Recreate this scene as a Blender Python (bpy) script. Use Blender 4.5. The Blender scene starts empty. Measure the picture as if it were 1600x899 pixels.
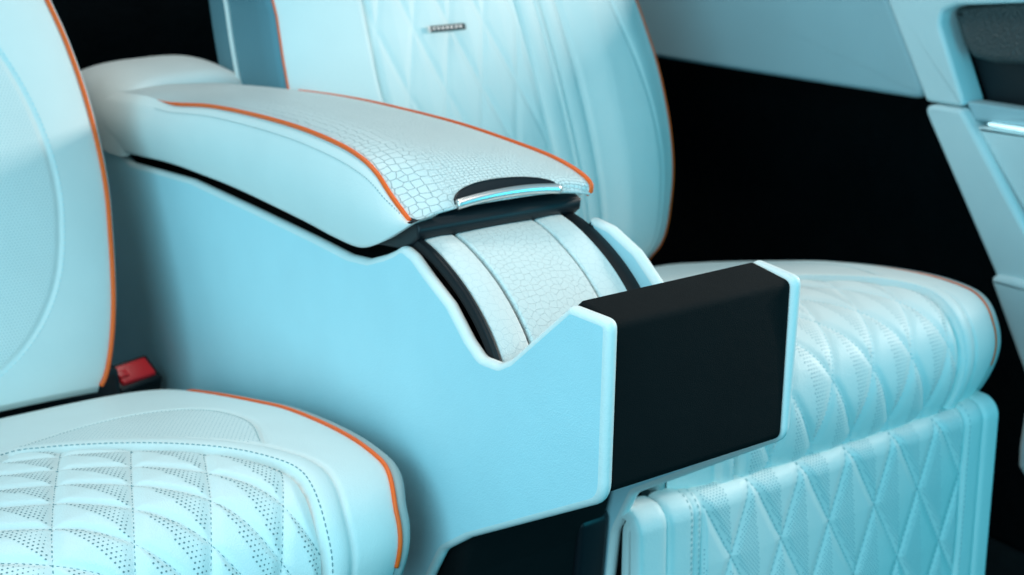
import bpy, bmesh, math, random
import numpy as np
from math import sin, cos, radians, pi
from mathutils import Vector, Matrix

SC = bpy.context.scene
COL = SC.collection

# ------------------------------------------------------------------ camera
F_PX = 2200.0
PITCH, YAW, DIST = radians(18.5), radians(34), 1.125
RT = np.array([cos(YAW), -sin(YAW), 0.0])
FW = np.array([sin(YAW)*cos(PITCH), cos(YAW)*cos(PITCH), -sin(PITCH)])
UP = np.cross(RT, FW)
CAM = np.array([0, 0, .5]) - DIST*FW - (150/F_PX*DIST)*RT + (50.5/F_PX*DIST)*UP
cd = bpy.data.cameras.new('camera')
cam = bpy.data.objects.new('camera', cd); COL.objects.link(cam)
cam.matrix_world = Matrix(((RT[0], UP[0], -FW[0], CAM[0]), (RT[1], UP[1], -FW[1], CAM[1]),
                           (RT[2], UP[2], -FW[2], CAM[2]), (0, 0, 0, 1)))
cd.sensor_width = 36; cd.lens = F_PX/1600*36
cd.clip_start = .02; cd.clip_end = 50
cd.dof.use_dof = True; cd.dof.focus_distance = 1.17; cd.dof.aperture_fstop = 7.5
SC.camera = cam

# ------------------------------------------------------------------ world and lamps
w = bpy.data.worlds.new('World'); SC.world = w; w.use_nodes = True
bg = w.node_tree.nodes['Background']
bg.inputs[0].default_value = (.20, .70, .95, 1); bg.inputs[1].default_value = .32

def area(name, loc, target, size, power, color, sy=None):
    l = bpy.data.lights.new(name, 'AREA'); l.energy = power; l.color = color
    l.shape = 'RECTANGLE'; l.size = size; l.size_y = sy or size
    o = bpy.data.objects.new(name, l); COL.objects.link(o)
    o.location = loc
    o.rotation_euler = (Vector(target)-Vector(loc)).to_track_quat('-Z', 'Y').to_euler()
    return o
area('door_opening_light', (-1.85, -.75, 1.05), (0, .55, .35), 1.7, 45, (.36, .80, .97))
area('front_window_light', (1.0, -1.8, .55), (.6, .3, .1), 1.0, 17, (.03, .74, 1.0))
area('rear_window_light', (.0, 1.45, 2.4), (.1, .4, .3), .7, 16, (1.0, .95, .88))
sl = bpy.data.lights.new('added_spot', 'SPOT'); sl.energy = 27; sl.color = (1.0, .96, .88)  # added spot without a known source, brightens cushion nose and lid front
sl.spot_size = radians(38); sl.spot_blend = .8; sl.shadow_soft_size = .16
so = bpy.data.objects.new('added_spot', sl); COL.objects.link(so); so.location = (-.15, -.42, 1.75)
so.rotation_euler = (Vector((-.04, .20, .35))-Vector(so.location)).to_track_quat('-Z', 'Y').to_euler()
area('far_window_light', (2.0, -.15, 1.15), (.1, .45, .45), .30, 25, (1.0, .96, .90))
SC.view_settings.view_transform = 'Standard'; SC.view_settings.look = 'None'
SC.view_settings.exposure = .12; SC.view_settings.gamma = 1

# ------------------------------------------------------------------ helpers
def on(ax, v, x, y):
    d = FW + (x-800)/F_PX*RT - (y-449.5)/F_PX*UP
    return CAM + (v-CAM[ax])/d[ax]*d
def yz(X, pts): return np.array([on(0, X, *p)[1:] for p in pts])

def catmull(P, n, closed=False):
    P = np.asarray(P, float)
    # centripetal-free simple catmull rom then arc-length resample
    out = []
    N = len(P)
    idx = range(N if closed else N-1)
    for i in idx:
        p1, p2 = P[i], P[(i+1) % N]
        p0 = P[i-1] if (i > 0 or closed) else 2*p1-p2
        p3 = P[(i+2) % N] if (i+2 < N or closed) else 2*p2-p1
        for t in np.linspace(0, 1, 16, endpoint=False):
            out.append(.5*((2*p1)+(p2-p0)*t+(2*p0-5*p1+4*p2-p3)*t*t+(3*p1-p0-3*p2+p3)*t**3))
    if closed: out.append(out[0])
    else: out.append(P[-1])
    return resample(np.array(out), n, closed)
def resample(Q, n, closed=False):
    L = np.r_[0, np.cumsum(np.linalg.norm(np.diff(Q, axis=0), axis=1))]
    t = np.linspace(0, L[-1], n, endpoint=not closed)
    return np.stack([np.interp(t, L, Q[:, k]) for k in range(Q.shape[1])], 1)

def fillet(P, rad, closed=True, k=8):
    """polygon -> rounded polygon; rad scalar or list"""
    P = [np.array(p, float) for p in P]; N = len(P); out = []
    for i in range(N):
        a, b, c = P[i-1], P[i], P[(i+1) % N]
        r = rad[i] if hasattr(rad, '__len__') else rad
        if r <= 0: out.append(b); continue
        u = (a-b); lu = np.linalg.norm(u); u /= lu
        v = (c-b); lv = np.linalg.norm(v); v /= lv
        ang = math.acos(np.clip(u@v, -1, 1))
        if ang > pi-.02: out.append(b); continue
        d = min(r/math.tan(ang/2), .48*lu, .48*lv)
        s, e = b+u*d, b+v*d
        for t in np.linspace(0, 1, k): out.append((1-t)**2*s+2*t*(1-t)*b+t*t*e)
    return np.array(out)

def link(name, me, mat=None, parent=None, smooth=True):
    o = bpy.data.objects.new(name, me); COL.objects.link(o)
    if mat: me.materials.append(mat)
    if smooth and len(me.polygons): me.polygons.foreach_set('use_smooth', [True]*len(me.polygons))
    if parent: o.parent = parent
    return o
def mesh_from(name, V, Fs, mat=None, parent=None, smooth=True):
    me = bpy.data.meshes.new(name); me.from_pydata([tuple(map(float, v)) for v in V], [], [tuple(map(int, f)) for f in Fs]); me.update()
    return link(name, me, mat, parent, smooth)

def grid(name, G, mat, parent=None, closed_u=False, attr=None, flip=False, uv=None):
    nv, nu, _ = G.shape
    I = np.arange(nv*nu).reshape(nv, nu)
    if closed_u: I = np.c_[I, I[:, :1]]
    a, b, c, d = I[:-1, :-1], I[:-1, 1:], I[1:, 1:], I[1:, :-1]
    q = np.stack([a, b, c, d] if not flip else [a, d, c, b], -1).reshape(-1, 4)
    me = bpy.data.meshes.new(name)
    me.vertices.add(nv*nu); me.vertices.foreach_set('co', G.reshape(-1).astype(np.float32))
    me.loops.add(q.size); me.loops.foreach_set('vertex_index', q.reshape(-1).astype(np.int32))
    me.polygons.add(len(q)); me.polygons.foreach_set('loop_start', (np.arange(len(q))*4).astype(np.int32))
    me.update(calc_edges=True)
    if attr is not None:
        at = me.attributes.new('mask', 'FLOAT', 'POINT'); at.data.foreach_set('value', attr.reshape(-1).astype(np.float32))
    if uv is not None:
        u = me.uv_layers.new(name='UVMap'); u.data.foreach_set('uv', uv.reshape(-1, 2)[q.reshape(-1)].reshape(-1).astype(np.float32))
    return link(name, me, mat, parent)

def tube(name, P, r, mat, parent=None, n=8, closed=False, taper=True):
    P = np.asarray(P, float); m = len(P)
    T = np.gradient(P, axis=0) if not closed else np.roll(P, -1, 0)-np.roll(P, 1, 0)
    T /= np.linalg.norm(T, axis=1)[:, None]
    ref = np.array([1, .13, .07]); ref /= np.linalg.norm(ref)
    if abs((T@ref)).max() > .97: ref = np.array([.1, 0, 1.]); ref /= np.linalg.norm(ref)
    A = np.cross(T, ref); A /= np.linalg.norm(A, axis=1)[:, None]; B = np.cross(T, A)
    rr = np.full(m, r) if np.isscalar(r) else np.asarray(r)
    th = np.linspace(0, 2*pi, n, endpoint=False)
    G = P[:, None]+rr[:, None, None]*(cos_(th)[None, :, None]*A[:, None]+sin_(th)[None, :, None]*B[:, None])
    if closed: G = np.concatenate([G, G[:1]])
    elif taper:
        G = np.concatenate([np.repeat(P[:1, None], n, 1), G, np.repeat(P[-1:, None], n, 1)])
    return grid(name, G, mat, parent, closed_u=True)
cos_, sin_ = np.cos, np.sin

def ccw(P):
    x, y = P[:, 0], P[:, 1]
    return P if np.sum(x*np.roll(y, -1)-np.roll(x, -1)*y) > 0 else P[::-1]
def inset(P, d):
    """offset ccw polygon inward by d"""
    a = P-np.roll(P, 1, 0); b = np.roll(P, -1, 0)-P
    a /= np.linalg.norm(a, axis=1)[:, None]+1e-12; b /= np.linalg.norm(b, axis=1)[:, None]+1e-12
    na = np.c_[-a[:, 1], a[:, 0]]; nb = np.c_[-b[:, 1], b[:, 0]]
    n = na+nb; l = np.linalg.norm(n, axis=1)[:, None]; n /= l+1e-12
    c = np.clip((n*na).sum(1), .6, 1)[:, None]
    return P+n*d/c
def plate(name, P2, d0, d1, r, mat, parent=None, axis=0, k=5, rim=None):
    """extrude a 2D outline along an axis with rounded edges. axis 0: outline (y,z); 1: (x,z); 2: (x,y)"""
    P = ccw(np.asarray(P2, float)); rings = []
    for i in range(k+1):
        a = pi/2*i/k; rings.append((d0+r*(1-sin(a)), inset(P, r*(1-cos(a))) if False else inset(P, r*(1-sin(a)))))
    prof = []
    for i in range(k+1):
        a = pi/2*i/k                       # a=0: face ring (inset r) ; a=90: outer ring
        prof.append((d0+r*(1-sin(a)), r*(1-cos(pi/2-a)) if False else r*(1-sin(a))))
    prof = [(d0+r*(1-cos(pi/2*i/k)), r*(1-sin(pi/2*i/k))) for i in range(k+1)]
    prof += [(d1-r*(1-cos(pi/2*i/k)), r*(1-sin(pi/2*i/k))) for i in range(k, -1, -1)]
    V = []; n = len(P)
    for d, ins in prof:
        Q = inset(P, ins)
        c = np.full(n, d)
        V.append({0: np.c_[c, Q], 1: np.c_[Q[:, 0], c, Q[:, 1]], 2: np.c_[Q, c]}[axis])
    m = len(V); V = np.concatenate(V); Fs = []
    for j in range(m-1):
        for i in range(n):
            a, b = j*n+i, j*n+(i+1) % n
            Fs.append((a, b, b+n, a+n))
    Fs.append(tuple(range(n))); Fs.append(tuple(reversed(range((m-1)*n, m*n))))
    me = bpy.data.meshes.new(name); me.from_pydata([tuple(v) for v in V.tolist()], [], Fs); me.update()
    bm = bmesh.new(); bm.from_mesh(me)
    bmesh.ops.recalc_face_normals(bm, faces=bm.faces); bm.to_mesh(me); bm.free()
    o = link(name, me, mat, parent)
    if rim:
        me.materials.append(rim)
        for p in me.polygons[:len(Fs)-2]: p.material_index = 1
    me.polygons[len(Fs)-1].use_smooth = False; me.polygons[len(Fs)-2].use_smooth = False
    return o
def rbox(name, x, y, z, r, mat, parent=None, seg=4):
    bm = bmesh.new(); bmesh.ops.create_cube(bm, size=1)
    for v in bm.verts:
        v.co = ((x[0]+x[1])/2+v.co.x*(x[1]-x[0]), (y[0]+y[1])/2+v.co.y*(y[1]-y[0]), (z[0]+z[1])/2+v.co.z*(z[1]-z[0]))
    bmesh.ops.bevel(bm, geom=bm.edges[:], offset=r, segments=seg, profile=.5, affect='EDGES')
    me = bpy.data.meshes.new(name); bm.to_mesh(me); bm.free()
    return link(name, me, mat, parent)

def thing(name, label, cat, loc=(0, 0, 0), group=None):
    o = bpy.data.objects.new(name, None); COL.objects.link(o); o.location = loc
    o.empty_display_size = .05
    o['label'] = label; o['category'] = cat
    if group: o['group'] = group
    return o
def settle(root):
    """children were built in world coordinates: keep them there under the moved root"""
    for ch in root.children: ch.matrix_parent_inverse = Matrix.Translation(-root.location)

# ------------------------------------------------------------------ materials
def mat(name, col, rough=.5, bump=(), spec=.4, metal=0, var=.04, sheen=0, coat=0):
    m = bpy.data.materials.new(name); m.use_nodes = True; N = m.node_tree.nodes; K = m.node_tree.links
    p = N['Principled BSDF']; p.inputs['Roughness'].default_value = rough
    p.inputs['Specular IOR Level'].default_value = spec; p.inputs['Metallic'].default_value = metal
    if sheen: p.inputs['Sheen Weight'].default_value = sheen; p.inputs['Sheen Roughness'].default_value = .4
    if coat: p.inputs['Coat Weight'].default_value = coat; p.inputs['Coat Roughness'].default_value = .2
    tc = N.new('ShaderNodeTexCoord')
    nz = N.new('ShaderNodeTexNoise'); nz.inputs['Scale'].default_value = 14; nz.inputs['Detail'].default_value = 5
    K.new(tc.outputs['Object'], nz.inputs['Vector'])
    mx = N.new('ShaderNodeMix'); mx.data_type = 'RGBA'
    mx.inputs['A'].default_value = (*[c*(1-var) for c in col], 1); mx.inputs['B'].default_value = (*[min(1, c*(1+var)) for c in col], 1)
    K.new(nz.outputs['Fac'], mx.inputs['Factor']); K.new(mx.outputs['Result'], p.inputs['Base Color'])
    m['_'] = 0
    nrm = None
    for kind, scale, strength, dist in bump:
        b = N.new('ShaderNodeBump'); b.inputs['Strength'].default_value = strength; b.inputs['Distance'].default_value = dist
        if kind == 'noise':
            t = N.new('ShaderNodeTexNoise'); t.inputs['Scale'].default_value = scale; t.inputs['Detail'].default_value = 4
            out = t.outputs['Fac']
        else:
            t = N.new('ShaderNodeTexVoronoi'); t.inputs['Scale'].default_value = scale; out = t.outputs['Distance']
        K.new(tc.outputs['Object'], t.inputs['Vector']); K.new(out, b.inputs['Height'])
        if nrm: K.new(nrm, b.inputs['Normal'])
        nrm = b.outputs['Normal']
    if nrm: K.new(nrm, p.inputs['Normal'])
    return m
LB = (.78, .80, .77)
GRAIN = [('noise', 28, .16, .0035), ('voro', 620, .26, .0007), ('noise', 260, .16, .0009)]
leather = mat('pale_leather', LB, .48, GRAIN)
panel_leather = mat('panel_leather', (.56, .79, .84), .5, [('noise', 9, .14, .012), ('voro', 700, .26, .0007), ('noise', 300, .08, .0006)])  # panel face: cyan side light tinted into the pale leather
lit_rim_leather = mat('lit_edge_leather', (.84, .84, .81), .45, GRAIN)  # same leather, paler: white light on the bevelled edges painted in
orange = mat('orange_piping', (1.0, .125, .010), .45, [('noise', 700, .2, .0004)])
thread = mat('stitch_thread', (.16, .30, .32), .7)
mthread = mat('mid_thread', (.34, .50, .52), .7)
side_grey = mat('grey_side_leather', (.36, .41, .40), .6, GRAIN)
pthread = mat('pale_thread', (.62, .78, .80), .7)
hole = mat('perforation_dark', (.17, .25, .26), .9)
hole_soft = mat('perforation_soft', (.17, .32, .36), .9)
blackmat = mat('black_suede', (.0060, .0066, .0070), .85, [('noise', 900, .5, .001), ('noise', 60, .2, .002)], spec=.12, var=.25)
blackpl = mat('black_plastic', (.006, .009, .012), .42, [('noise', 500, .15, .0004)], spec=.35)
black_rubber = mat('black_rail', (.005, .006, .008), .55, spec=.3)
carpet = mat('black_carpet', (.0035, .0055, .0065), .95, [('noise', 350, .9, .004), ('noise', 40, .5, .01)], spec=.05, var=.4)
floor_carpet = mat('dark_floor_carpet', (.010, .016, .018), .95, [('noise', 350, .9, .006), ('noise', 40, .5, .01)], spec=.05, var=.6)
redpl = mat('red_plastic', (.95, .02, .03), .35, [('noise', 200, .1, .0005)])
chrome = mat('brushed_chrome', (.95, .86, .82), .38, [('noise', 90, .03, .0005)], metal=1)
door_leather = mat('door_leather', (.62, .74, .75), .6, GRAIN)
shaded_side = mat('seat_side_shaded', (.12, .26, .31), .7, GRAIN)  # backrest side leather with its occlusion shade painted into the colour
trim_mat = mat('trim_fabric', (.34, .50, .54), .7, [('noise', 900, .25, .0006)])
darkgrey = mat('dark_grey_plastic', (.05, .055, .055), .4, [('voro', 260, .8, .003)], spec=.5)
lampmat = mat('light_strip', (.8, .95, 1), .3)
_p = lampmat.node_tree.nodes['Principled BSDF']; _p.inputs['Emission Color'].default_value = (.62, .93, 1, 1); _p.inputs['Emission Strength'].default_value = .8

def perforated():
    m = leather.copy(); m.name = 'perforated_leather'; N = m.node_tree.nodes; K = m.node_tree.links
    p = N['Principled BSDF']
    uv = N.new('ShaderNodeUVMap'); at = N.new('ShaderNodeAttribute'); at.attribute_name = 'mask'
    sep = N.new('ShaderNodeSeparateXYZ'); K.new(uv.outputs[0], sep.inputs[0])
    def M(op, a, b=None, c=None):
        n = N.new('ShaderNodeMath'); n.operation = op
        for i, v in enumerate((a, b, c)):
            if v is None: continue
            if hasattr(v, 'links'): K.new(v, n.inputs[i])
            else: n.inputs[i].default_value = v
        return n.outputs[0]
    S = 1/.0042
    u = M('MULTIPLY', sep.outputs[0], S); v = M('MULTIPLY', sep.outputs[1], S*1.15)
    row = M('FLOOR', v); off = M('MULTIPLY', M('MODULO', row, 2.0), .5)
    fu = M('SUBTRACT', M('FRACT', M('ADD', u, off)), .5); fv = M('SUBTRACT', M('FRACT', v), .5)
    d = M('SQRT', M('ADD', M('MULTIPLY', fu, fu), M('MULTIPLY', fv, fv)))
    dot = M('SMOOTH_MIN', M('DIVIDE', d, .34), 1.0, .1)
    h = M('SUBTRACT', 1.0, M('MULTIPLY', M('SUBTRACT', 1.0, dot), at.outputs['Fac']))
    b = N.new('ShaderNodeBump'); b.inputs['Strength'].default_value = .55; b.inputs['Distance'].default_value = .0012
    K.new(h, b.inputs['Height'])
    old = p.inputs['Normal'].links[0].from_socket; K.new(old, b.inputs['Normal']); K.new(b.outputs[0], p.inputs['Normal'])
    oldc = p.inputs['Base Color'].links[0].from_socket
    mx = N.new('ShaderNodeMix'); mx.data_type = 'RGBA'; mx.inputs['A'].default_value = (.20, .34, .37, 1)
    K.new(M('ADD', M('MULTIPLY', h, .6), .4), mx.inputs['Factor']); K.new(oldc, mx.inputs['B']); K.new(mx.outputs['Result'], p.inputs['Base Color'])
    return m
perf_leather = perforated()

def croc(name, base, groove, scale, strength, stretch=(1, 1, 1), big=None, width=.06, rnd=.85):
    m = mat(name, base, .42, GRAIN); N = m.node_tree.nodes; K = m.node_tree.links; p = N['Principled BSDF']
    uv = N.new('ShaderNodeUVMap'); mp = N.new('ShaderNodeMapping'); mp.inputs['Scale'].default_value = stretch
    nz = N.new('ShaderNodeTexNoise'); nz.inputs['Scale'].default_value = 35
    add = N.new('ShaderNodeMixRGB'); add.blend_type = 'ADD'; add.inputs[0].default_value = .006
    K.new(uv.outputs[0], nz.inputs['Vector']); K.new(uv.outputs[0], add.inputs[1]); K.new(nz.outputs['Color'], add.inputs[2])
    K.new(add.outputs[0], mp.inputs['Vector'])
    def vor(s, wd):
        v = N.new('ShaderNodeTexVoronoi'); v.feature = 'DISTANCE_TO_EDGE'; v.voronoi_dimensions = '2D'
        v.inputs['Scale'].default_value = s; v.inputs['Randomness'].default_value = rnd
        K.new(mp.outputs[0], v.inputs['Vector'])
        r = N.new('ShaderNodeMapRange'); r.interpolation_type = 'SMOOTHSTEP'; r.inputs[1].default_value = 0; r.inputs[2].default_value = wd
        K.new(v.outputs['Distance'], r.inputs[0]); return r.outputs[0]
    h = vor(scale, width)
    if big:
        hb = vor(big, width*.6)
        at = N.new('ShaderNodeAttribute'); at.attribute_name = 'mask'
        mx = N.new('ShaderNodeMix'); K.new(at.outputs['Fac'], mx.inputs[0]); K.new(h, mx.inputs[2]); K.new(hb, mx.inputs[3]); h = mx.outputs[0]
    b = N.new('ShaderNodeBump'); b.inputs['Strength'].default_value = strength; b.inputs['Distance'].default_value = .0013
    K.new(h, b.inputs['Height']); old = p.inputs['Normal'].links[0].from_socket
    K.new(old, b.inputs['Normal']); K.new(b.outputs[0], p.inputs['Normal'])
    oldc = p.inputs['Base Color'].links[0].from_socket
    mc = N.new('ShaderNodeMix'); mc.data_type = 'RGBA'; mc.inputs['A'].default_value = (*groove, 1)
    K.new(h, mc.inputs['Factor']); K.new(oldc, mc.inputs['B']); K.new(mc.outputs['Result'], p.inputs['Base Color'])
    return m
croc_lid = croc('croc_embossed_lid', (.71, .755, .735), (.64, .70, .70), 215, .9, big=100, width=.085, rnd=.42)
croc_strip = croc('croc_embossed_strip', (.71, .755, .735), (.61, .67, .67), 135, .6, width=.035)
croc_soft = croc('creased_leather', (.74, .78, .76), (.64, .70, .70), 120, .35, width=.05)

# ------------------------------------------------------------------ setting
def sheet(name, co, m, parent=None):
    return mesh_from(name, co, [range(len(co))], m, parent, smooth=False)
o = rbox('floor', (-3, 3), (-3, 2.2), (-.45, -.35), .01, floor_carpet); o['kind'] = 'structure'
o = rbox('rear_wall', (-3, 3), (1.75, 1.85), (-.35, 1.2), .01, carpet); o['kind'] = 'structure'
o = rbox('side_wall', (1.32, 1.40), (-.6, 1.75), (-.35, .68), .01, carpet); o['kind'] = 'structure'

# ------------------------------------------------------------------ scatter helpers (stitches, perforations)
def surf_normals(S, u, v, e=.0008):
    a = S(u+e, v)-S(u-e, v); b = S(u, v+e)-S(u, v-e)
    n = np.cross(a, b); return n/(np.linalg.norm(n, axis=-1)[..., None]+1e-12), a, b
def dots(name, S, uvs, rad, m, parent, sign=1, lift=.00025):
    uvs = np.asarray(uvs, float)
    if len(uvs) == 0: return
    u, v = uvs[:, 0], uvs[:, 1]
    n, a, b = surf_normals(S, u, v); n = n*sign
    a = a/np.linalg.norm(a, axis=1)[:, None]; b = np.cross(n, a)
    C = S(u, v)+n*lift; r = np.full(len(u), rad) if np.isscalar(rad) else np.asarray(rad)
    th = np.linspace(0, 2*pi, 7)[:6]
    V = C[:, None]+r[:, None, None]*(cos_(th)[None, :, None]*a[:, None]+sin_(th)[None, :, None]*b[:, None])
    M = len(u); me = bpy.data.meshes.new(name)
    me.vertices.add(M*6); me.vertices.foreach_set('co', V.reshape(-1).astype(np.float32))
    me.loops.add(M*6); me.loops.foreach_set('vertex_index', np.arange(M*6, dtype=np.int32))
    me.polygons.add(M); me.polygons.foreach_set('loop_start', (np.arange(M)*6).astype(np.int32)); me.update(calc_edges=True)
    o = link(name, me, m, parent); o['kind'] = 'stuff'; return o
def stitches(name, P, Nn, m, parent, L=.0034, gap=.0022, r=.00045, lift=.0003):
    """P: polyline on the surface (k,3); Nn normals. small capsules"""
    D = np.r_[0, np.cumsum(np.linalg.norm(np.diff(P, axis=0), axis=1))]
    s = np.arange(0, D[-1]-L, L+gap)
    f = lambda A, t: np.stack([np.interp(t, D, A[:, k]) for k in range(3)], 1)
    a, b, n = f(P, s), f(P, s+L), f(Nn, s+L/2)
    n /= np.linalg.norm(n, axis=1)[:, None]; t = b-a; t /= np.linalg.norm(t, axis=1)[:, None]+1e-9; c = np.cross(t, n)
    V = []
    for q, k in ((0, .4), (.2, 1), (.8, 1), (1, .4)):
        ctr = a+(b-a)*q+n*lift
        for x, y in ((1, 0), (0, 1.1), (-1, 0), (0, -1)): V.append(ctr+k*r*(x*c+y*n))
    V = np.stack(V, 1); M = len(s); base = []
    for j in range(3):
        for i in range(4): base.append((j*4+i, j*4+(i+1) % 4, j*4+4+(i+1) % 4, j*4+4+i))
    base += [(3, 2, 1, 0), (12, 13, 14, 15)]
    base = np.array(base); q = (base[None]+np.arange(M)[:, None, None]*16).reshape(-1, 4)
    me = bpy.data.meshes.new(name); me.vertices.add(M*16); me.vertices.foreach_set('co', V.reshape(-1).astype(np.float32))
    me.loops.add(q.size); me.loops.foreach_set('vertex_index', q.reshape(-1).astype(np.int32))
    me.polygons.add(len(q)); me.polygons.foreach_set('loop_start', (np.arange(len(q))*4).astype(np.int32)); me.update(calc_edges=True)
    o = link(name, me, m, parent); o['kind'] = 'stuff'; return o
def seam(S, uv, n=120, sign=1):
    uv = catmull(uv, n); N_, _, _ = surf_normals(S, uv[:, 0], uv[:, 1]); return S(uv[:, 0], uv[:, 1]), N_*sign
def distpoly(x, y, Q):
    """min distance of points to dense polyline"""
    sh = x.shape; X = x.reshape(-1); Y = y.reshape(-1); out = np.full(X.shape, 9.)
    for i in range(0, len(Q)-1):
        a, b = Q[i], Q[i+1]; d = b-a; l = d@d+1e-12
        t = np.clip(((X-a[0])*d[0]+(Y-a[1])*d[1])/l, 0, 1)
        out = np.minimum(out, np.hypot(X-a[0]-t*d[0], Y-a[1]-t*d[1]))
    return out.reshape(sh)
def facet(a, b):
    ta = np.abs((a-np.floor(a))-.5); tb = np.abs((b-np.floor(b))-.5)
    t = 1-2*np.maximum(ta, tb)              # 0 on the seams, 1 in the middle of a field
    return .62*np.clip(t/.30, 0, 1)**.6+.38*t
sm = lambda a, b, x: (lambda t: t*t*(3-2*t))(np.clip((x-a)/(b-a), 0, 1))
G_ = lambda d, w: np.exp(-(d/w)**2)

# ================================================================== SEATS
PROF = catmull([(.97, .07), (.90, .135), (.84, .172), (.78, .192), (.70, .215), (.60, .242), (.52, .262), (.42, .279), (.34, .286), (.28, .280), (.243, .258),
                (.226, .215), (.232, .165), (.255, .125), (.31, .10), (.40, .09)], 400)
_L = np.r_[0, np.cumsum(np.linalg.norm(np.diff(PROF, axis=0), axis=1))]
_i0 = np.argmin(abs(PROF[:, 0]-.34)+9*(PROF[:, 1] < .25))
YU = .34-(_L-_L[_i0])            # unrolled coordinate, equals y on the flat top
_T = np.gradient(PROF, axis=0); _T /= np.linalg.norm(_T, axis=1)[:, None]
PN = np.c_[-_T[:, 1], _T[:, 0]]*-1      # normal
if PN[_i0, 1] < 0: PN = -PN
def prof(yu):
    yi = np.asarray(yu)
    f = lambda A: np.interp(-yi, -YU, A)
    return f(PROF[:, 0]), f(PROF[:, 1]), f(PN[:, 0]), f(PN[:, 1])

def border_curve():
    pts = [(.19, -.02), (.20, .12), (.205, .22), (.20, .29)]
    for t in (.15, .3, .45, .6, .75, .88, .96): pts.append((.20*(1-t**1.25)**.8, .29+.24*t))
    pts.append((0, .531))
    R = pts; Lf = [(-x, y) for x, y in reversed(pts[:-1])]
    return catmull(R+Lf, 90)
BORDER = border_curve()
_bh = BORDER[(BORDER[:, 0] >= -1e-6)]; _bh = _bh[np.argsort(_bh[:, 1])]
def inside_w(yu):
    return np.where(yu > .531, 0, np.interp(yu, _bh[:, 1], _bh[:, 0]))
UPANEL = catmull([(-.015, .556), (.045, .59), (.10, .612), (.155, .612), (.20, .58), (.222, .52), (.226, .45), (.206, .375)], 60)

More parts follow.
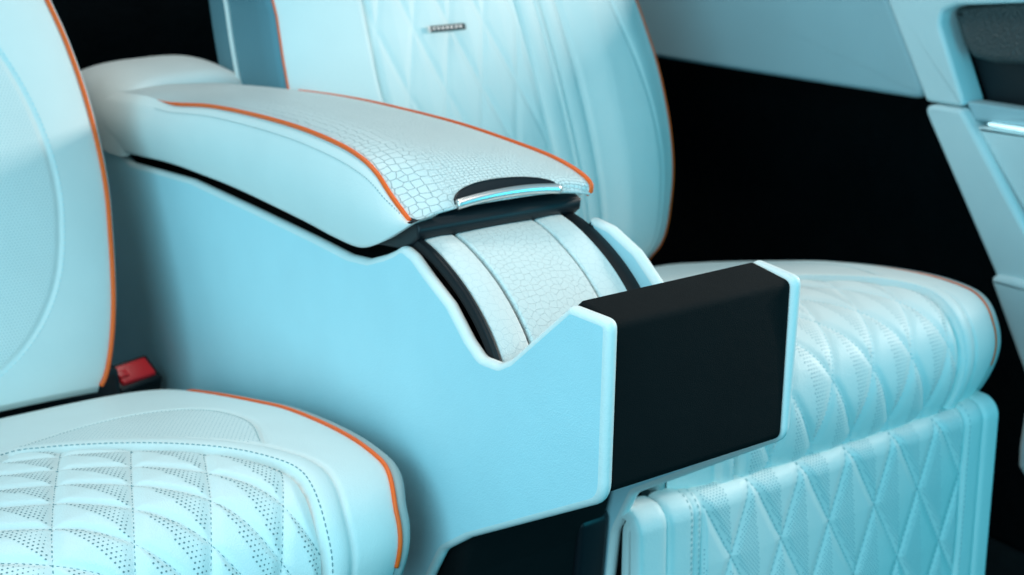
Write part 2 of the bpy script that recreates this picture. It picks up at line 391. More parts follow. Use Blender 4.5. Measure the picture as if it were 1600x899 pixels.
def build_seat(root, xc, dz, lattice, fine, perf_r, puff=.0065):
    HW = .297
    def S(x, yu):           # x relative to the seat centre
        x = np.asarray(x, float); yu = np.asarray(yu, float)
        y, z, ny, nz = prof(yu)
        tuck = 1-.16*sm(.22, -.02, yu)-.05*sm(.30, .22, yu)
        s = x/HW
        d = .010*(1-np.abs(s)**4)-.010*np.abs(s)**10
        w = inside_w(yu); dist = distpoly(x, yu, BORDER); ins = np.abs(x) < w
        ef = sm(0, .016, dist)
        a, b = lattice(x, yu)
        pil = facet(a, b)
        dq = -.005+ef*(puff*pil+.002)
        roll = .0042*np.clip(sin_(pi*np.clip(dist/.030, 0, 1)), 0, 1)**.7
        d = d+np.where(ins, dq, roll-.0015)-.0055*G_(dist, .0028)-.0028*G_(dist-.031, .0035)*(~ins)*sm(.46, .36, yu)
        dp = distpoly(np.abs(x), yu, UPANEL)
        d = d-.0036*G_(dp, .003)*(~ins)
        X = xc+x*tuck
        return np.stack([X, y+ny*d, z+dz+nz*d], -1)
    nu, nv = (260, 420) if fine else (200, 320)
    xs = np.linspace(-HW, HW, nu); ys = np.linspace(YU[0]-.001, YU[-1]+.12, nv)
    Xg, Yg = np.meshgrid(xs, ys)
    # mask of the perforated side panel
    poly = UPANEL
    mask = np.zeros_like(Xg)
    G3 = S(Xg, Yg)
    cushion = grid('seat_cushion', G3, leather, root, flip=True)
    # side walls beyond the piping
    for sg, nm in ((1, 'cushion_side'), (-1, 'cushion_side')):
        e = S(np.full(nv, sg*HW), ys)
        y, z, ny, nz = prof(ys)
        n = np.stack([0*ny, ny, nz], -1)
        secs = []
        for dx, dn in ((0, -.002), (.003, .0), (.008, .0015), (.013, -.001), (.017, -.008), (.018, -.02), (.016, -.05), (.016, -.09)):
            q = e+n*dn; q[:, 0] += sg*dx
            if dn < -.03: q[:, 2] = np.maximum(q[:, 2], -.1)
            secs.append(q)
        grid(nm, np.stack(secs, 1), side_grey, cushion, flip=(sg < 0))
        k = (ys > .16) & (ys < .93)
        q = e[k]+n[k]*.0012; q[:, 0] += sg*.0008
        tube('cushion_piping', q, .0024 if fine else .0010, orange, cushion)
    # seams
    for sg in (1, -1):
        b = BORDER*[1, 1]; off = []
        tt = np.gradient(b, axis=0); tt /= np.linalg.norm(tt, axis=1)[:, None]
        nn = np.c_[tt[:, 1], -tt[:, 0]]
        b2 = b+nn*.006*(1 if nn[10, 0] > 0 else -1)
        if sg == 1:
            P, Nn = seam(S, b2, 260); stitches('border_stitching', P, Nn, thread if fine else pthread, cushion, L=.0042, gap=.002, r=.0006)
        Up = UPANEL*[sg, 1]; tt = np.gradient(Up, axis=0); tt /= np.linalg.norm(tt, axis=1)[:, None]
        nn = np.c_[tt[:, 1], -tt[:, 0]]*(-sg)
        Up2 = Up+nn*.004*(-1)
        P, Nn = seam(S, Up2, 160); stitches('panel_stitching', P, Nn, thread, cushion, L=.0028, gap=.002, r=.0004)
    # quilt stitching: follow integer lines of the lattice
    segs = []
    gx = np.linspace(-.205, .205, 430); gy = np.linspace(.0, .54, 700)
    def inside(x, y): return np.abs(x) < inside_w(y)-.004
    for fam in (0, 1):
        A = lattice(*np.meshgrid(gx, gy))[fam]
        for kk in range(int(math.ceil(A.min())), int(A.max())+1):
            pts = []
            for j, yv in enumerate(gy):
                row = A[j]-kk; c = np.where(row[:-1]*row[1:] <= 0)[0]
                if len(c):
                    i = c[0]; t = row[i]/(row[i]-row[i+1]+1e-12); xv = gx[i]+t*(gx[1]-gx[0])
                    if inside(xv, yv): pts.append((xv, yv)); continue
                if len(pts) > 12: segs.append(pts)
                pts = []
            if len(pts) > 12: segs.append(pts)
    allP, allN = [], []
    for pts in segs:
        q = resample(np.array(pts), max(12, len(pts)//4))
        n, _, _ = surf_normals(S, q[:, 0], q[:, 1]); P = S(q[:, 0], q[:, 1])
        stitches('quilt_stitching', P, n, thread if fine else pthread, cushion, L=.0032, gap=.0024, r=.0007, lift=.0007)
    # perforations in half of each quilted field
    sp = .0046
    X, Y = np.meshgrid(np.arange(-.205, .205, sp), np.arange(.0, .54, sp*.9))
    X = X+(np.arange(X.shape[0]) % 2)[:, None]*sp/2
    a, b = lattice(X, Y); fa, fb = a-np.floor(a), b-np.floor(b)
    m = (fb > 1.0-fa) & (fa < .94) & (fb < .95) & (np.abs(X) < inside_w(Y)-.008)
    rr = perf_r*np.clip(1.15-1.0*(fa+fb-1.03)*1.1, .35, 1)
    dots('perforations', S, np.c_[X[m], Y[m]], rr[m], hole if fine else hole_soft, cushion)
    # fine perforations of the side panel
    sp = .0052
    X, Y = np.meshgrid(np.arange(.0, .23, sp), np.arange(.3, .62, sp*.9)); X = X+(np.arange(X.shape[0]) % 2)[:, None]*sp/2
    dB = distpoly(X, Y, BORDER); dU = distpoly(X, Y, UPANEL)
    # region: outside the insert, inside the U seam
    from_c = np.zeros_like(X, bool)
    poly = np.r_[UPANEL, BORDER[(BORDER[:, 0] >= 0) & (BORDER[:, 1] > .36)]]
    j = len(poly)-1; px, py = poly[:, 0], poly[:, 1]
    for i in range(len(poly)):
        cnd = ((py[i] > Y) != (py[j] > Y)) & (X < (px[j]-px[i])*(Y-py[i])/(py[j]-py[i]+1e-12)+px[i]); from_c ^= cnd; j = i
    m = from_c & (dB > .036) & (dU > .006)
    dots('fine_perforations', S, np.c_[X[m], Y[m]], .00062, hole_soft, cushion)
    return S

def on_rec(px, py, Yb, k):
    d = FW + (px-800)/F_PX*RT - (py-449.5)/F_PX*UP
    t = (Yb+k*(CAM[2]-.2)-CAM[1])/(d[1]-k*d[2]); q = CAM+t*d
    return np.array([q[0], (q[2]-.2)*math.hypot(1, k)])
def build_back(root, xc, Yb, hw, k, H, zones, bottom, edge_x=None, edge=None, pr=.0032, h0=-.045, side_mat=None):
    """front cover of a backrest. x relative to the centre, h along the reclined plane"""
    L = math.hypot(1, k); ty, tz = k/L, 1/L; ny, nz = -tz, ty
    if edge is not None:
        EP = catmull(np.array([on_rec(p[0], p[1], Yb, k) for p in edge]), 80)
        EP = EP[np.argsort(EP[:, 1])]
        def half(h): return np.interp(h, EP[:, 1], EP[:, 0]-xc)-np.clip(EP[0, 1]-h, 0, 1)*2.2
    else:
        def half(h): return hw-bottom*np.clip((.13-h)/.17, 0, 1)**2.3
    def S(x, h):
        x = np.asarray(x, float); h = np.asarray(h, float)
        s = x/hw; hwv = half(h)
        y = Yb+ty*h; z = .2+tz*h
        d = .034*(1-np.abs(s)**5)-.03*np.clip((.06-h)/.1, 0, 1)**2
        d = d+zones(x, h)
        return np.stack([xc+s*hwv, y+ny*d, z+nz*d], -1)
    nu, nv = 240, 260
    hs = np.linspace(h0, H, nv); xs = np.linspace(-hw, hw, nu)
    Xg, Hg = np.meshgrid(xs, hs)
    back = None
    mask = zones(Xg, Hg, True) if edge_x is not None else np.zeros_like(Xg)
    back = grid('backrest', S(Xg, Hg), perf_leather, root, attr=mask, uv=np.stack([Xg, Hg], -1))
    for sg in (1, -1):
        e = S(np.full(nv, sg*hw), hs); secs = []
        for dx, dy in ((0, .001), (.006, .004), (.010, .012), (.008, .06), (.004, .16), (-.006, .27)):
            q = e.copy(); q[:, 0] += sg*dx; q[:, 1] += dy*1.0; secs.append(q)
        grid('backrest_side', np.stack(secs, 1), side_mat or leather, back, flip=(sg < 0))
        tube('backrest_piping', e+np.array([sg*.002, -.001, 0]), pr, orange, back)
    # lower closing roll
    e = S(xs, np.full(nu, h0)); secs = [e]
    for dy, dzz in ((.01, -.012), (.03, -.02), (.07, -.022), (.14, -.02)):
        q = e.copy(); q[:, 1] += dy; q[:, 2] += dzz; secs.append(q)
    grid('backrest_base', np.stack(secs, 0), leather, back, flip=True)
    return S, back

# ---- far seat
far = thing('rear_seat', 'far pale quilted seat behind the console, with quilted leg rest in front of it', 'car seat', (.545, .6, -.35), 'rear seats either side of the console')
def lat_far(x, y): return (x+.5*y)/.072, (x-.5*y)/.072
S_far = build_seat(far, .548, .010, lat_far, False, .0010, .0042)
RC = .535
def zones_far(x, h, m=False):
    X = x+RC
    if m: return np.zeros_like(X)
    ins = (X > .335) & (X < .60)
    a, b = (x+.30*h)/.062, (x-.30*h)/.062
    pil = facet(a, b)
    ef = np.clip(np.minimum(X-.335, .60-X)/.012, 0, 1)
    d = np.where(ins, -.008+.0055*pil*ef, 0)
    for c, wd in ((.62, .017), (.66, .017)):
        t = np.clip(np.abs(X-c)/wd, 0, 1); d = d+np.where(t < 1, -.008+.0075*np.sqrt(1-t*t), 0)
    d = np.where((X >= .60) & (X < .603), -.009, d)
    d = d-.004*G_(X-.68, .004)-.003*G_(X-(.79+.03*cos_(6*(h-.1))), .004)+.012*sm(.68, .74, X)*sm(.86, .80, X)
    d = d-.003*G_(X-.335, .005)
    return d
S_fb, far_back = build_back(far, RC, .85, .327, .5, .62, zones_far, .105, edge=[(1017, 405), (1036, 375), (1046, 320), (1050, 260), (1044, 190), (1028, 110), (1008, 45), (985, -20)], pr=.0013, side_mat=shaded_side)
_h = np.linspace(.1, .62, 40); _e = S_fb(np.full(40, -.327), _h); _e[:, 1] += .17; _e[:, 0] -= .006
tube('side_seam_welt', _e, .004, leather, far_back)
# badge
Pb = S_fb(np.array([on(1, 1.03, 695, 45)[0]-RC]), np.array([.40]))[0]
# solve height along the back for the badge row
best = min(((np.linalg.norm(np.array([(lambda q: 800+F_PX*((q-CAM)@RT)/((q-CAM)@FW))(p)-696, (lambda q: 449.5-F_PX*((q-CAM)@UP)/((q-CAM)@FW))(p)-45])), x, h)
            for x in np.linspace(-.2, .2, 41) for h in np.linspace(.2, .55, 71) for p in [S_fb(np.array([x]), np.array([h]))[0]]))
bx, bh = best[1], best[2]
def on_back(dx, dh, lift):
    q = S_fb(np.array([bx]), np.array([bh]))[0]
    L = math.hypot(1, .5); return q+np.array([dx, .5/L*dh-1/L*lift, 1/L*dh+.5/L*lift])
def slab(name, dx0, dx1, dh0, dh1, l0, l1, m, parent):
    c = [on_back(a, b, c_) for c_ in (l0, l1) for a, b in ((dx0, dh0), (dx1, dh0), (dx1, dh1), (dx0, dh1))]
    return mesh_from(name, c, [(0, 1, 2, 3), (7, 6, 5, 4), (0, 4, 5, 1), (1, 5, 6, 2), (2, 6, 7, 3), (3, 7, 4, 0)], m, parent, False)
badge = slab('badge', -.031, .031, -.0045, .0045, .004, .0075, darkgrey, far_back)
slab('badge_end', -.0345, -.0312, -.0045, .0045, .004, .008, chrome, badge)
for i in range(7): slab('badge_mark', -.027+i*.0078, -.0225+i*.0078, -.002, .0022, .0075, .0082, chrome, badge)

# footrest of the far seat
FY = .212
fl = on(1, FY, 985, 795); fr = on(1, FY, 1557, 618)
FX0, FX1, FZ = fl[0]+.007, fr[0]+.010, fl[2]-.014
SL = (fr[2]-.008-FZ)/(FX1-FX0)
def lat_foot(x, h):
    dr_ = h-.012; xx = x-.301-.11*dr_
    return xx/.079+dr_/.174, xx/.079-dr_/.174
def S_foot(x, h):                 # h: distance down from the top edge over the front
    x = np.asarray(x, float); h = np.asarray(h, float)
    wd = FX1-FX0; X = x-FX0
    R = .022
    # rounded top: h<0 goes back over the top
    th = np.clip((R*pi/2-h)/R, 0, pi/2)
    y0 = np.where(h > R*pi/2, 0, R*(1-cos_(th))); z0 = np.where(h > R*pi/2, -(h-R*pi/2)-R, -R+R*sin_(th))
    y0 = np.where(h < 0, R-h, y0); z0 = np.where(h < 0, 0, z0)
    nyv = np.where(h > R*pi/2, -1, -cos_(th)); nzv = np.where(h > R*pi/2, 0, sin_(th))
    e0, e1 = .094, wd-.068
    a, b = lat_foot(x, h)
    pil = facet(a, b)
    ins = (X > e0) & (X < e1)
    ef = np.clip(np.minimum(X-e0, e1-X)/.008, 0, 1)
    pf = sm(-.002, .028, h)
    d = np.where(ins, (0.0056*pil*pf+.0030*(1-pf))*ef-.002, 0)
    bands = [(0, .045), (.045, .083), (.083, e0), (e1, wd-.034), (wd-.034, wd)]
    for s0, s1 in bands:
        t = (X-s0)/(s1-s0); inb = (t >= 0) & (t <= 1)
        d = np.where(inb, -.001+.0040*np.clip(1-np.abs(2*t-1)**5, 0, 1)*min(1, (s1-s0)/.03), d)
    # rounded outer edge
    eg = np.minimum(X, wd-X); d = d-.007*np.clip(1-eg/.007, 0, 1)**2.2
    tilt = -.035*h
    return np.stack([x, FY+y0+nyv*d+tilt, FZ+SL*X+z0+nzv*d], -1)
nu, nv = 420, 330
xs = np.linspace(FX0, FX1, nu); hs = np.linspace(-.012, .42, nv)
Xg, Hg = np.meshgrid(xs, hs)
foot = grid('leg_rest', S_foot(Xg, Hg), leather, far, flip=True)
plate('leg_rest_shell', fillet([(FX0+.004, FZ-.45), (FX1-.004, FZ-.45), (FX1-.004, FZ-.012+SL*(FX1-FX0)), (FX0+.004, FZ-.012)], [.01, .01, .018, .018]), FY+.016, FY+.028, .004, leather, foot, axis=1)
def S_footr(x, h): return S_foot(x, h)
wd = FX1-FX0; e0, e1 = .094, wd-.068
def fam_pts(sg):
    out = []
    for kk in range(-12, 16):
        hh = np.linspace(.004, .40, 120)
        dr_ = hh-.012; xx = .301+.11*dr_+.079*(kk-sg*dr_/.174)
        m = (xx > FX0+e0+.004) & (xx < FX0+e1-.004)
        if m.sum() > 8: out.append((xx[m], hh[m]))
    return out
for sg in (1, -1):
    for xx, hh in fam_pts(sg):
        n, _, _ = surf_normals(S_foot, xx, hh); stitches('quilt_stitching', S_foot(xx, hh), -n, mthread, foot, L=.0042, gap=.0034, r=.0005, lift=.0009)
for X0 in (.078, .0905, e1+.006):
    hh = np.linspace(0, .40, 200); xx = np.full(200, FX0+X0); n, _, _ = surf_normals(S_foot, xx, hh)
    stitches('border_stitching', S_foot(xx, hh), -n, mthread, foot, L=.0045, gap=.003, r=.0005, lift=.0006)
sp = .0046
X, Hh = np.meshgrid(np.arange(e0, e1, sp), np.arange(.004, .40, sp*.62)); X = X+(np.arange(X.shape[0]) % 2)[:, None]*sp/2
a, b = lat_foot(X+FX0, Hh); fa, fb = a-np.floor(a), b-np.floor(b)
xl = (fa+fb-1)*-1                       # -1..1 left to right inside the diamond
m = (xl > .0) & (xl < .8) & (fa > .07) & (fb > .07) & (X > e0+.004) & (X < e1-.004)
dots('perforations', S_foot, np.c_[(X+FX0)[m], Hh[m]], .00085, hole_soft, foot, sign=-1)
settle(far)

# ---- near seat
near = thing('rear_seat', 'near pale seat with orange piping, left of the console, its cushion quilted and perforated', 'car seat', (-.355, .6, -.35), 'rear seats either side of the console')
def lat_near(x, y):
    xx = x-.352; dx = np.clip(xx+.34, -.12, .3)
    return (xx-.34*y+.411)/.073, (y+.6*dx+.9*dx*dx+1.9*np.clip(dx, -.02, 1)*(.434-y)-.434)/.052
S_near = build_seat(near, -.345, -.004, lat_near, True, .00105)
def zones_near(x, h, m=False):
    # inner seam of the bolster follows the outer edge
    q = catmull([(.02, -.02), (.12, .0), (.20, .045), (.247, .12), (.262, .22), (.255, .34), (.225, .46), (.16, .60)], 60)
    d = distpoly(x, h, q)
    xin = np.interp(h, q[:, 1], q[:, 0])
    if m: return sm(.0, .01, xin-x)*sm(-.02, .02, h)
    return -.0035*G_(d, .003)+.006*sm(.0, .06, x-xin)*0
S_nb, near_back = build_back(near, -.445, .86, .325, .5, .62, zones_near, .07, edge_x=1, edge=[(158, 606), (168, 575), (174, 500), (174, 440), (170, 370), (164, 300), (151, 230), (130, 150), (100, 65), (66, -10)], h0=-.014)
q = catmull([(.02, -.02), (.12, .0), (.20, .045), (.247, .12), (.262, .22), (.255, .34), (.225, .46), (.16, .60)], 60)
q2 = q+np.array([.006, -.002]); n, _, _ = surf_normals(S_nb, q2[:, 0], q2[:, 1])
stitches('bolster_stitching', S_nb(q2[:, 0], q2[:, 1]), n, pthread, near_back, L=.0042, gap=.003, r=.0006)
rbox('dark_gap_block', (-.62, -.105), (.93, 1.08), (-.2, .175), .01, blackpl, near)  # added black box, stands in for the dark gap below the backrest
settle(near)

# ================================================================== CONSOLE
con = thing('centre_console', 'pale blue centre console with open armrest lid, embossed roll cover and black front box', 'console', (.11, .4, -.35))
W = .22
pix = [(950, 503), (888, 479), (795, 562), (776, 570)]
pix2 = [(760, 556), (741, 528), (712, 472), (677, 427), (655, 396), (638, 382)]
pix3 = [(618, 392), (604, 398), (577, 405), (547, 398), (490, 369), (396, 324), (301, 280), (207, 254), (186, 234)]
top = np.r_[yz(0, pix), yz(.009, pix2), yz(.004, pix3)]
top = np.r_[top, [(1.62, top[-1][1]-.01)]]
low = np.r_[[(1.62, -.34), (.42, -.34)], [(.36, .0)], yz(0, [(672, 899), (690, 862), (730, 842), (940, 787)])]
outline = np.r_[top, low]
rads = [.010, .010, .02, .02, .02, .03, .03, .05, .03, .02, .02, .02, .03, .03, .06, .1, .06, .02, .012, .01, .01, .01, .01, .05, .05, .03, .03, .022]
outline = fillet(outline, rads[:len(outline)], k=6)
lowf = yz(W, [(962, 960), (966, 899), (974, 828), (1003, 768)])
topf = np.r_[yz(W, [(1257, 431), (1192, 404)]), yz(0, pix[2:]), yz(W-.004, [(1040, 446), (1003, 391), (962, 353), (924, 335)]), top[7:8], yz(.004, pix3)]
top = topf
outf = np.r_[topf, [(1.62, -.34), (.30, -.34)], lowf, [(.004, .340)]]
outf = fillet(outf, [.010, .010, .02, .01]+[.03]*(len(top)-4)+[.01, .01, .02, .04, .04, .03, .022], k=6)
for x0, x1, outline in ((0, .013, outline), (W-.013, W, outf)):
    plate('side_panel', outline, x0, x1, .0062, panel_leather, con, axis=0, k=6, rim=lit_rim_leather)
# black front box
fb = fillet([(.0045, .493), (.0045, .343), (.10, .285), (.14, .30), (.14, .42), (.053, .4985)], [.008, .012, .02, .02, .02, .004])
plate('front_box', fb, .0125, W-.0125, .003, blackmat, con, axis=0)
# recessed lower body
lb = fillet([(lowf[3][0]+.01, lowf[3][1]+.05), (lowf[2][0]+.012, lowf[2][1]), (lowf[1][0]+.012, lowf[1][1]), (lowf[0][0]+.012, -.34), (1.5, -.34), (1.5, .36), (.42, .42), (.30, .40)], [.02, .03, .03, .01, .01, .05, .03, .03])
plate('lower_body', lb, .016, W-.016, .012, blackmat, con, axis=0)
plate('lower_trim', fillet([(lowf[2][0]+.004, lowf[2][1]+.02), (lowf[1][0]+.004, lowf[1][1]), (lowf[0][0]+.004, -.34), (.40, -.34), (.40, .05), (.30, .2)], .012), .165, W-.016, .006, blackpl, con, axis=0)

# roll cover of five strips
RCV = catmull([(.46, .484), (.40, .486), (.35, .484), (.31, .479), (.275, .468), (.240, .451), (.210, .429), (.187, .403), (.170, .367), (.162, .33)], 90)
tt = np.gradient(RCV, axis=0); tt /= np.linalg.norm(tt, axis=1)[:, None]; RN = np.c_[-tt[:, 1], tt[:, 0]]
if RN[10, 1] < 0: RN = -RN
RL = np.r_[0, np.cumsum(np.linalg.norm(np.diff(RCV, axis=0), axis=1))]
def strip(name, x0, x1, lift, m, edge=.0025):
    us = [0]+[edge*(1-cos(a)) for a in np.linspace(.3, pi/2, 5)]
    xs_ = [x0+u for u in us]+list(np.linspace(x0+edge, x1-edge, 14)[1:-1])+[x1-u for u in reversed(us)]
    ls = [-.006]+[lift-edge+edge*sin(a) for a in np.linspace(.3, pi/2, 5)]
    c = len(xs_)-len(ls)*2; mid = [lift+.0012*sin(pi*(i+1)/(c+1)) for i in range(c)]
    hs_ = ls+mid+list(reversed(ls))
    G = np.zeros((len(RCV), len(xs_), 3)); uvv = np.zeros((len(RCV), len(xs_), 2))
    for i, (xx, hh) in enumerate(zip(xs_, hs_)):
        P = RCV+RN*hh; G[:, i] = np.c_[np.full(len(P), xx), P]; uvv[:, i] = np.c_[np.full(len(P), xx), RL]
    o = grid(name, G, m, con, uv=uvv); return o
strip('cover_rail', .0125, .0200, .0035, black_rubber)
strip('cover_strip', .0205, .0537, .003, croc_soft)
strip('cover_strip', .0580, .151, .003, croc_strip)
strip('cover_strip', .154, .188, .003, croc_soft)
strip('cover_rail', .189, W-.0125, .0005, black_rubber)
strip('cover_base', .012, W-.012, -.005, black_rubber)

# armrest lid
XN, XF = .010, .212
NP = yz(XN, [(238, 166), (270, 163), (330, 167), (400, 181), (470, 201), (530, 226), (566, 248), (590, 272), (612, 306), (641, 346)])
FPp = yz(XF, [(400, 138), (480, 145), (560, 157), (640, 175), (720, 196), (800, 223), (860, 246), (900, 268), (921, 287), (922, 300)])
NP = np.r_[[(1.24, .492), (1.15, .503), (1.06, .512)], NP[1:]]; FPp = np.r_[[(1.24, FPp[0][1]-.004)], FPp]
nv = 260
NPc = catmull(NP, nv); FPc = catmull(FPp, nv)
LOW = yz(0, [(188, 235), (263, 253), (320, 273), (377, 296), (471, 341), (528, 371), (566, 386), (596, 380), (626, 362), (644, 350)])
LOW = np.r_[[(1.24, LOW[0][1]+.004)], LOW]; LOWc = catmull(LOW, nv)
N3 = np.c_[np.full(nv, XN), NPc]; F3 = np.c_[np.full(nv, XF), FPc]
lid = grid('armrest_lid', np.zeros((2, 2, 3)), blackpl, con)
bpy.data.objects.remove(lid)
nu = 90
us = np.linspace(0, 1, nu)
D = N3[:, None]*(1-us)[None, :, None]+F3[:, None]*us[None, :, None]
vv = np.linspace(0, 1, nv)[:, None]
crown = .011*(1-np.abs(2*us-1)**3)[None]*(1+0*vv)
D[:, :, 2] += crown
D[:, :, 1] -= .004*(1-np.abs(2*us-1)**2)[None]*sm(.85, 1, vv)
arc = np.r_[0, np.cumsum(np.linalg.norm(np.diff(NPc, axis=0), axis=1))]
uvl = np.stack([np.broadcast_to(us[None]*(XF-XN), (nv, nu)), np.broadcast_to(arc[:, None], (nv, nu))], -1)
msk = np.clip(sm(.42, .12, us)[None]*sm(.35, .6, vv)+0*vv, 0, 1)
# front lip: fold the leading edge down and under
lip = []
e = D[-1]
for dy, dzz in ((-.0012, -.001), (-.001, -.003), (.003, -.0045), (.010, -.0045)):
    q = e.copy(); q[:, 1] += dy; q[:, 2] += dzz; lip.append(q)
D2 = np.concatenate([D, np.stack(lip)]); uv2 = np.concatenate([uvl, np.repeat(uvl[-1:], 4, 0)+np.array([0, .004])*np.arange(1, 5)[:, None, None]])
m2 = np.concatenate([msk, np.repeat(msk[-1:], 4, 0)])
lid = grid('armrest_lid', D2, croc_lid, con, uv=uv2, attr=m2)
# side cushions
def side(P3, low, sg, xo):
    ws = np.linspace(0, 1, 26); G = []
    L3 = np.c_[np.full(nv, xo), low]
    for wv in ws:
        q = P3*(1-wv)+L3*wv
        b = (sin(pi*wv)**.8)*.5+.5*sin(pi*min(1, wv*1.6))*0
        hgt = np.linalg.norm(P3-L3, axis=1)
        q[:, 0] += sg*(.020*b)*np.clip(hgt/.09, 0, 1)
        q[:, 0] += sg*.004*np.clip(hgt/.05, 0, 1)*min(1, wv*8)
        G.append(q)
    L4 = L3.copy(); L4[:, 0] -= sg*.01; L4[:, 1] *= 1; L4[:, 2] += .003; G.append(L4)
    L5 = L3.copy(); L5[:, 0] -= sg*.03; L5[:, 2] += .006; G.append(L5)
    return np.stack(G, 1)
gn = side(N3, LOWc, -1, .001)
ns = grid('lid_side', gn, leather, lid, flip=False)
gf = side(F3, LOWc+np.array([0, .004]), 1, W-.001)
fs = grid('lid_side', gf, leather, lid, flip=True)
k = NPc[:, 0] < 1.02
def pipe(P3, sg):
    q = P3.copy(); q[:, 2] += .0008; q[:, 0] += sg*.001
    return q
pn = pipe(N3[k], -1); tube('lid_piping', pn, .0026*np.clip(np.linspace(0, 10, len(pn)), .15, 1), orange, lid, n=10)
k = FPc[:, 0] < 1.05
pf = pipe(F3[k], 1); pf = np.r_[pf, [pf[-1]+[-.002, .004, -.004]]]; tube('lid_piping', pf, .0026, orange, lid, n=10)
# stitch row below the near piping
st = gn[:, 3][int(nv*.25):-4]; st_n = np.tile([-.9, -.1, .4], (len(st), 1)); stitches('piping_stitching', st, st_n, thread, lid, L=.0026, gap=.0019, r=.0004, lift=.0007)
# seam groove welt next to the piping
# black underside tray
und = fillet(np.r_[LOWc[30:-30:8]+[0, .001], [(.352, .468), (.330, .478), (.318, .488), (.316, .500), (.36, .512)], (NPc[::-1][24:-30:8]-[0, .022])], 0)
plate('lid_underside', und, .010, W-.010, .003, blackpl, lid, axis=0)
# handle recess and chrome pull
def lidS(u, v):      # u 0..1 across, v metres back from the front edge
    L = arc[-1]; f = (L-v)/L*(nv-1); i = np.clip(np.floor(f).astype(int), 0, nv-2); t = f-i
    cu = np.clip(u*(nu-1), 0, nu-1.001); j = np.floor(cu).astype(int); s = cu-j
    A = D[i, j]*(1-s)[..., None]+D[i, j+1]*s[..., None]; B = D[i+1, j]*(1-s)[..., None]+D[i+1, j+1]*s[..., None]
    return A*(1-t)[..., None]+B*t[..., None]
u0, u1 = .235, .80
uu = np.linspace(u0, u1, 60); rel = (uu-u0)/(u1-u0)
depth = .027*(sin_(pi*np.clip(rel, .0, 1))**.45)*(1-.25*rel)+.001
G = []
for wv in np.linspace(0, 1, 12):
    P = lidS(uu, np.clip(depth*wv+.001, 0, .2)); P[:, 2] += .0009-.0032*sin(pi*wv)*0; G.append(P)
hr = grid('handle_recess', np.stack(G), blackpl, lid, flip=False)
rimP = np.r_[lidS(uu, depth), lidS(uu[::-1], 0*uu+.001)]
tube('recess_rim', lidS(uu, depth)+[0, 0, .0008], .0011, blackpl, hr, n=6)
bar = lidS(uu, 0*uu+.002)+np.array([0, -.0035, .0])
bar[:, 2] += .0005+.003*sin_(pi*rel)
sec = [(.001, .0048), (-.0018, .0042), (-.0036, .0022), (-.0042, -.0005), (-.0038, -.0038), (-.001, -.0056), (.002, -.004), (.003, .002)]
Gb = np.stack([bar+np.array([0, a, b]) for a, b in sec], 1)
Gb = np.concatenate([np.repeat(Gb[:1].mean(1, keepdims=True), len(sec), 1), Gb, np.repeat(Gb[-1:].mean(1, keepdims=True), len(sec), 1)])
grid('chrome_pull', Gb, chrome, lid, closed_u=True)

# padded rear section behind the lid
secs = []
for y, zt, lowz, g in ((1.13, .495, .418, -.006), (1.134, .506, .414, -.001), (1.145, .515, .412, .004), (1.17, .521, .41, .006), (1.26, .524, .405, .007), (1.34, .517, .40, .007), (1.44, .496, .39, .005), (1.54, .462, .38, 0), (1.60, .40, .36, -.01)):
    row = []
    for a in np.linspace(0, pi, 40):
        ca, sa = cos(a), sin(a)
        x = .11-(.112+g)*np.sign(ca)*abs(ca)**.55; z = lowz+(zt-lowz)*abs(sa)**.6
        # the crease leans back towards the far side
        row.append((x, y+.03*(x/.22)-.05*(1-abs(sa))*0, z))
    secs.append(row)
R_ = np.array(secs); R3 = catmull(R_.reshape(len(secs), -1), 60).reshape(60, 40, 3)
grid('rear_padding', R3, leather, con, flip=True)
settle(con)

# ================================================================== buckle
bk = thing('seat_belt_buckle', 'black seat belt buckle with a red release button, between near backrest and console', 'seat belt buckle', (-.06, 1.0, .08))
bod = rbox('housing', (-.034, .034), (-.026, .026), (-.07, .036), .005, blackpl, bk)
btn = rbox('release_button', (-.0265, .0275), (-.017, .018), (.024, .0405), .004, redpl, bk)
rbox('button_notch', (-.0255, -.010), (-.007, .007), (.0385, .0430), .0018, redpl, bk)
rbox('stalk', (-.014, .014), (-.006, .006), (-.20, -.058), .003, black_rubber, bk)
bk.location = on(0, -.055, 205, 608)
bk.rotation_euler = (radians(28), radians(-4), radians(8))

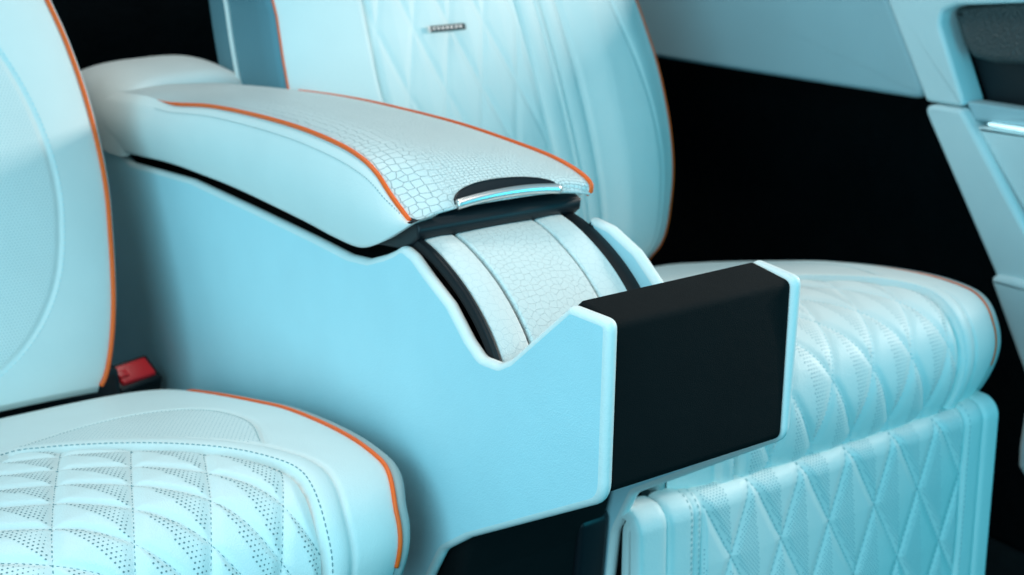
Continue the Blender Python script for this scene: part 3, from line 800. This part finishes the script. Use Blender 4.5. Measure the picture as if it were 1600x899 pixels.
# ================================================================== DOOR SIDE
XD = 1.12
def xp(pts, X=XD): return yz(X, pts)
tr = thing('side_trim_panel', 'blue grey rear side trim panel above the dark wheel arch, behind the far seat', 'trim panel', (XD, 1.0, .5))
P = xp([(940, 74), (1040, 93), (1448, 158), (1384, -6), (1350, -90), (900, -110)])
plate('panel_face', fillet(P, [.014, .0, .018, .02, .02, .02]), XD, XD+.05, .010, trim_mat, tr, axis=0)
settle(tr)
dr = thing('rear_door', 'pale leather door trim at the right edge, with dark pull recess and light strip', 'car door', (XD, .4, .2))
P = xp([(1392, -6), (1456, 157), (1512, 166), (1540, 166), (1700, 190), (1700, -120), (1350, -120)])
P = xp([(1390, -8), (1454, 158), (1516, 167), (1476, 40), (1478, 18), (1500, 8), (1700, 0), (1700, -150), (1335, -150)])
plate('upper_trim', fillet(P, [.0, .010, .010, .02, .02, .02, 0, 0, 0]), XD-.012, XD+.04, .007, door_leather, dr, axis=0)
P = xp([(1452, 160), (1515, 169), (1590, 310), (1660, 440), (1700, 560), (1640, 600), (1566, 424)])
plate('door_edge', fillet(P, [.014, .014, .0, .0, .0, .0, .014]), XD-.02, XD+.03, .008, door_leather, dr, axis=0)
P = xp([(1527, 196), (1720, 224), (1720, 560), (1668, 440)])
plate('lower_trim', fillet(P, .006), XD-.006, XD+.03, .006, door_leather, dr, axis=0)
P = xp([(1508, 158), (1720, 190), (1720, 214), (1524, 188)])
plate('strip_housing', fillet(P, .002), XD-.002, XD+.03, .003, trim_mat, dr, axis=0)
P = xp([(1550, 191), (1720, 216), (1720, 223), (1553, 196)])
plate('light_strip', fillet(P, .001), XD-.012, XD-.002, .002, lampmat, dr, axis=0)
# pull recess: back shell and padded grip
P = xp([(1460, 0), (1516, 175), (1740, 200), (1740, -20)])
plate('pull_recess', fillet(P, .01), XD+.045, XD+.06, .004, blackpl, dr, axis=0)
P = xp([(1480, 16), (1496, 70), (1512, 92), (1545, 101), (1740, 110), (1740, -10), (1500, 10)])
plate('pull_grip', fillet(P, [.01, .02, .02, .02, 0, 0, .01]), XD+.008, XD+.044, .013, darkgrey, dr, axis=0)
P = xp([(1562, 424), (1600, 430), (1740, 470), (1740, 700), (1640, 640)])
plate('sill_trim', fillet(P, .012), XD-.03, XD+.01, .01, door_leather, dr, axis=0)
P = yz(1.02, [(1598, 640), (1589, 700), (1588, 730), (1600, 750), (1740, 800), (1740, 600)])
plate('door_pocket', fillet(P, .01), 1.02, 1.06, .01, door_leather, dr, axis=0)
settle(dr)
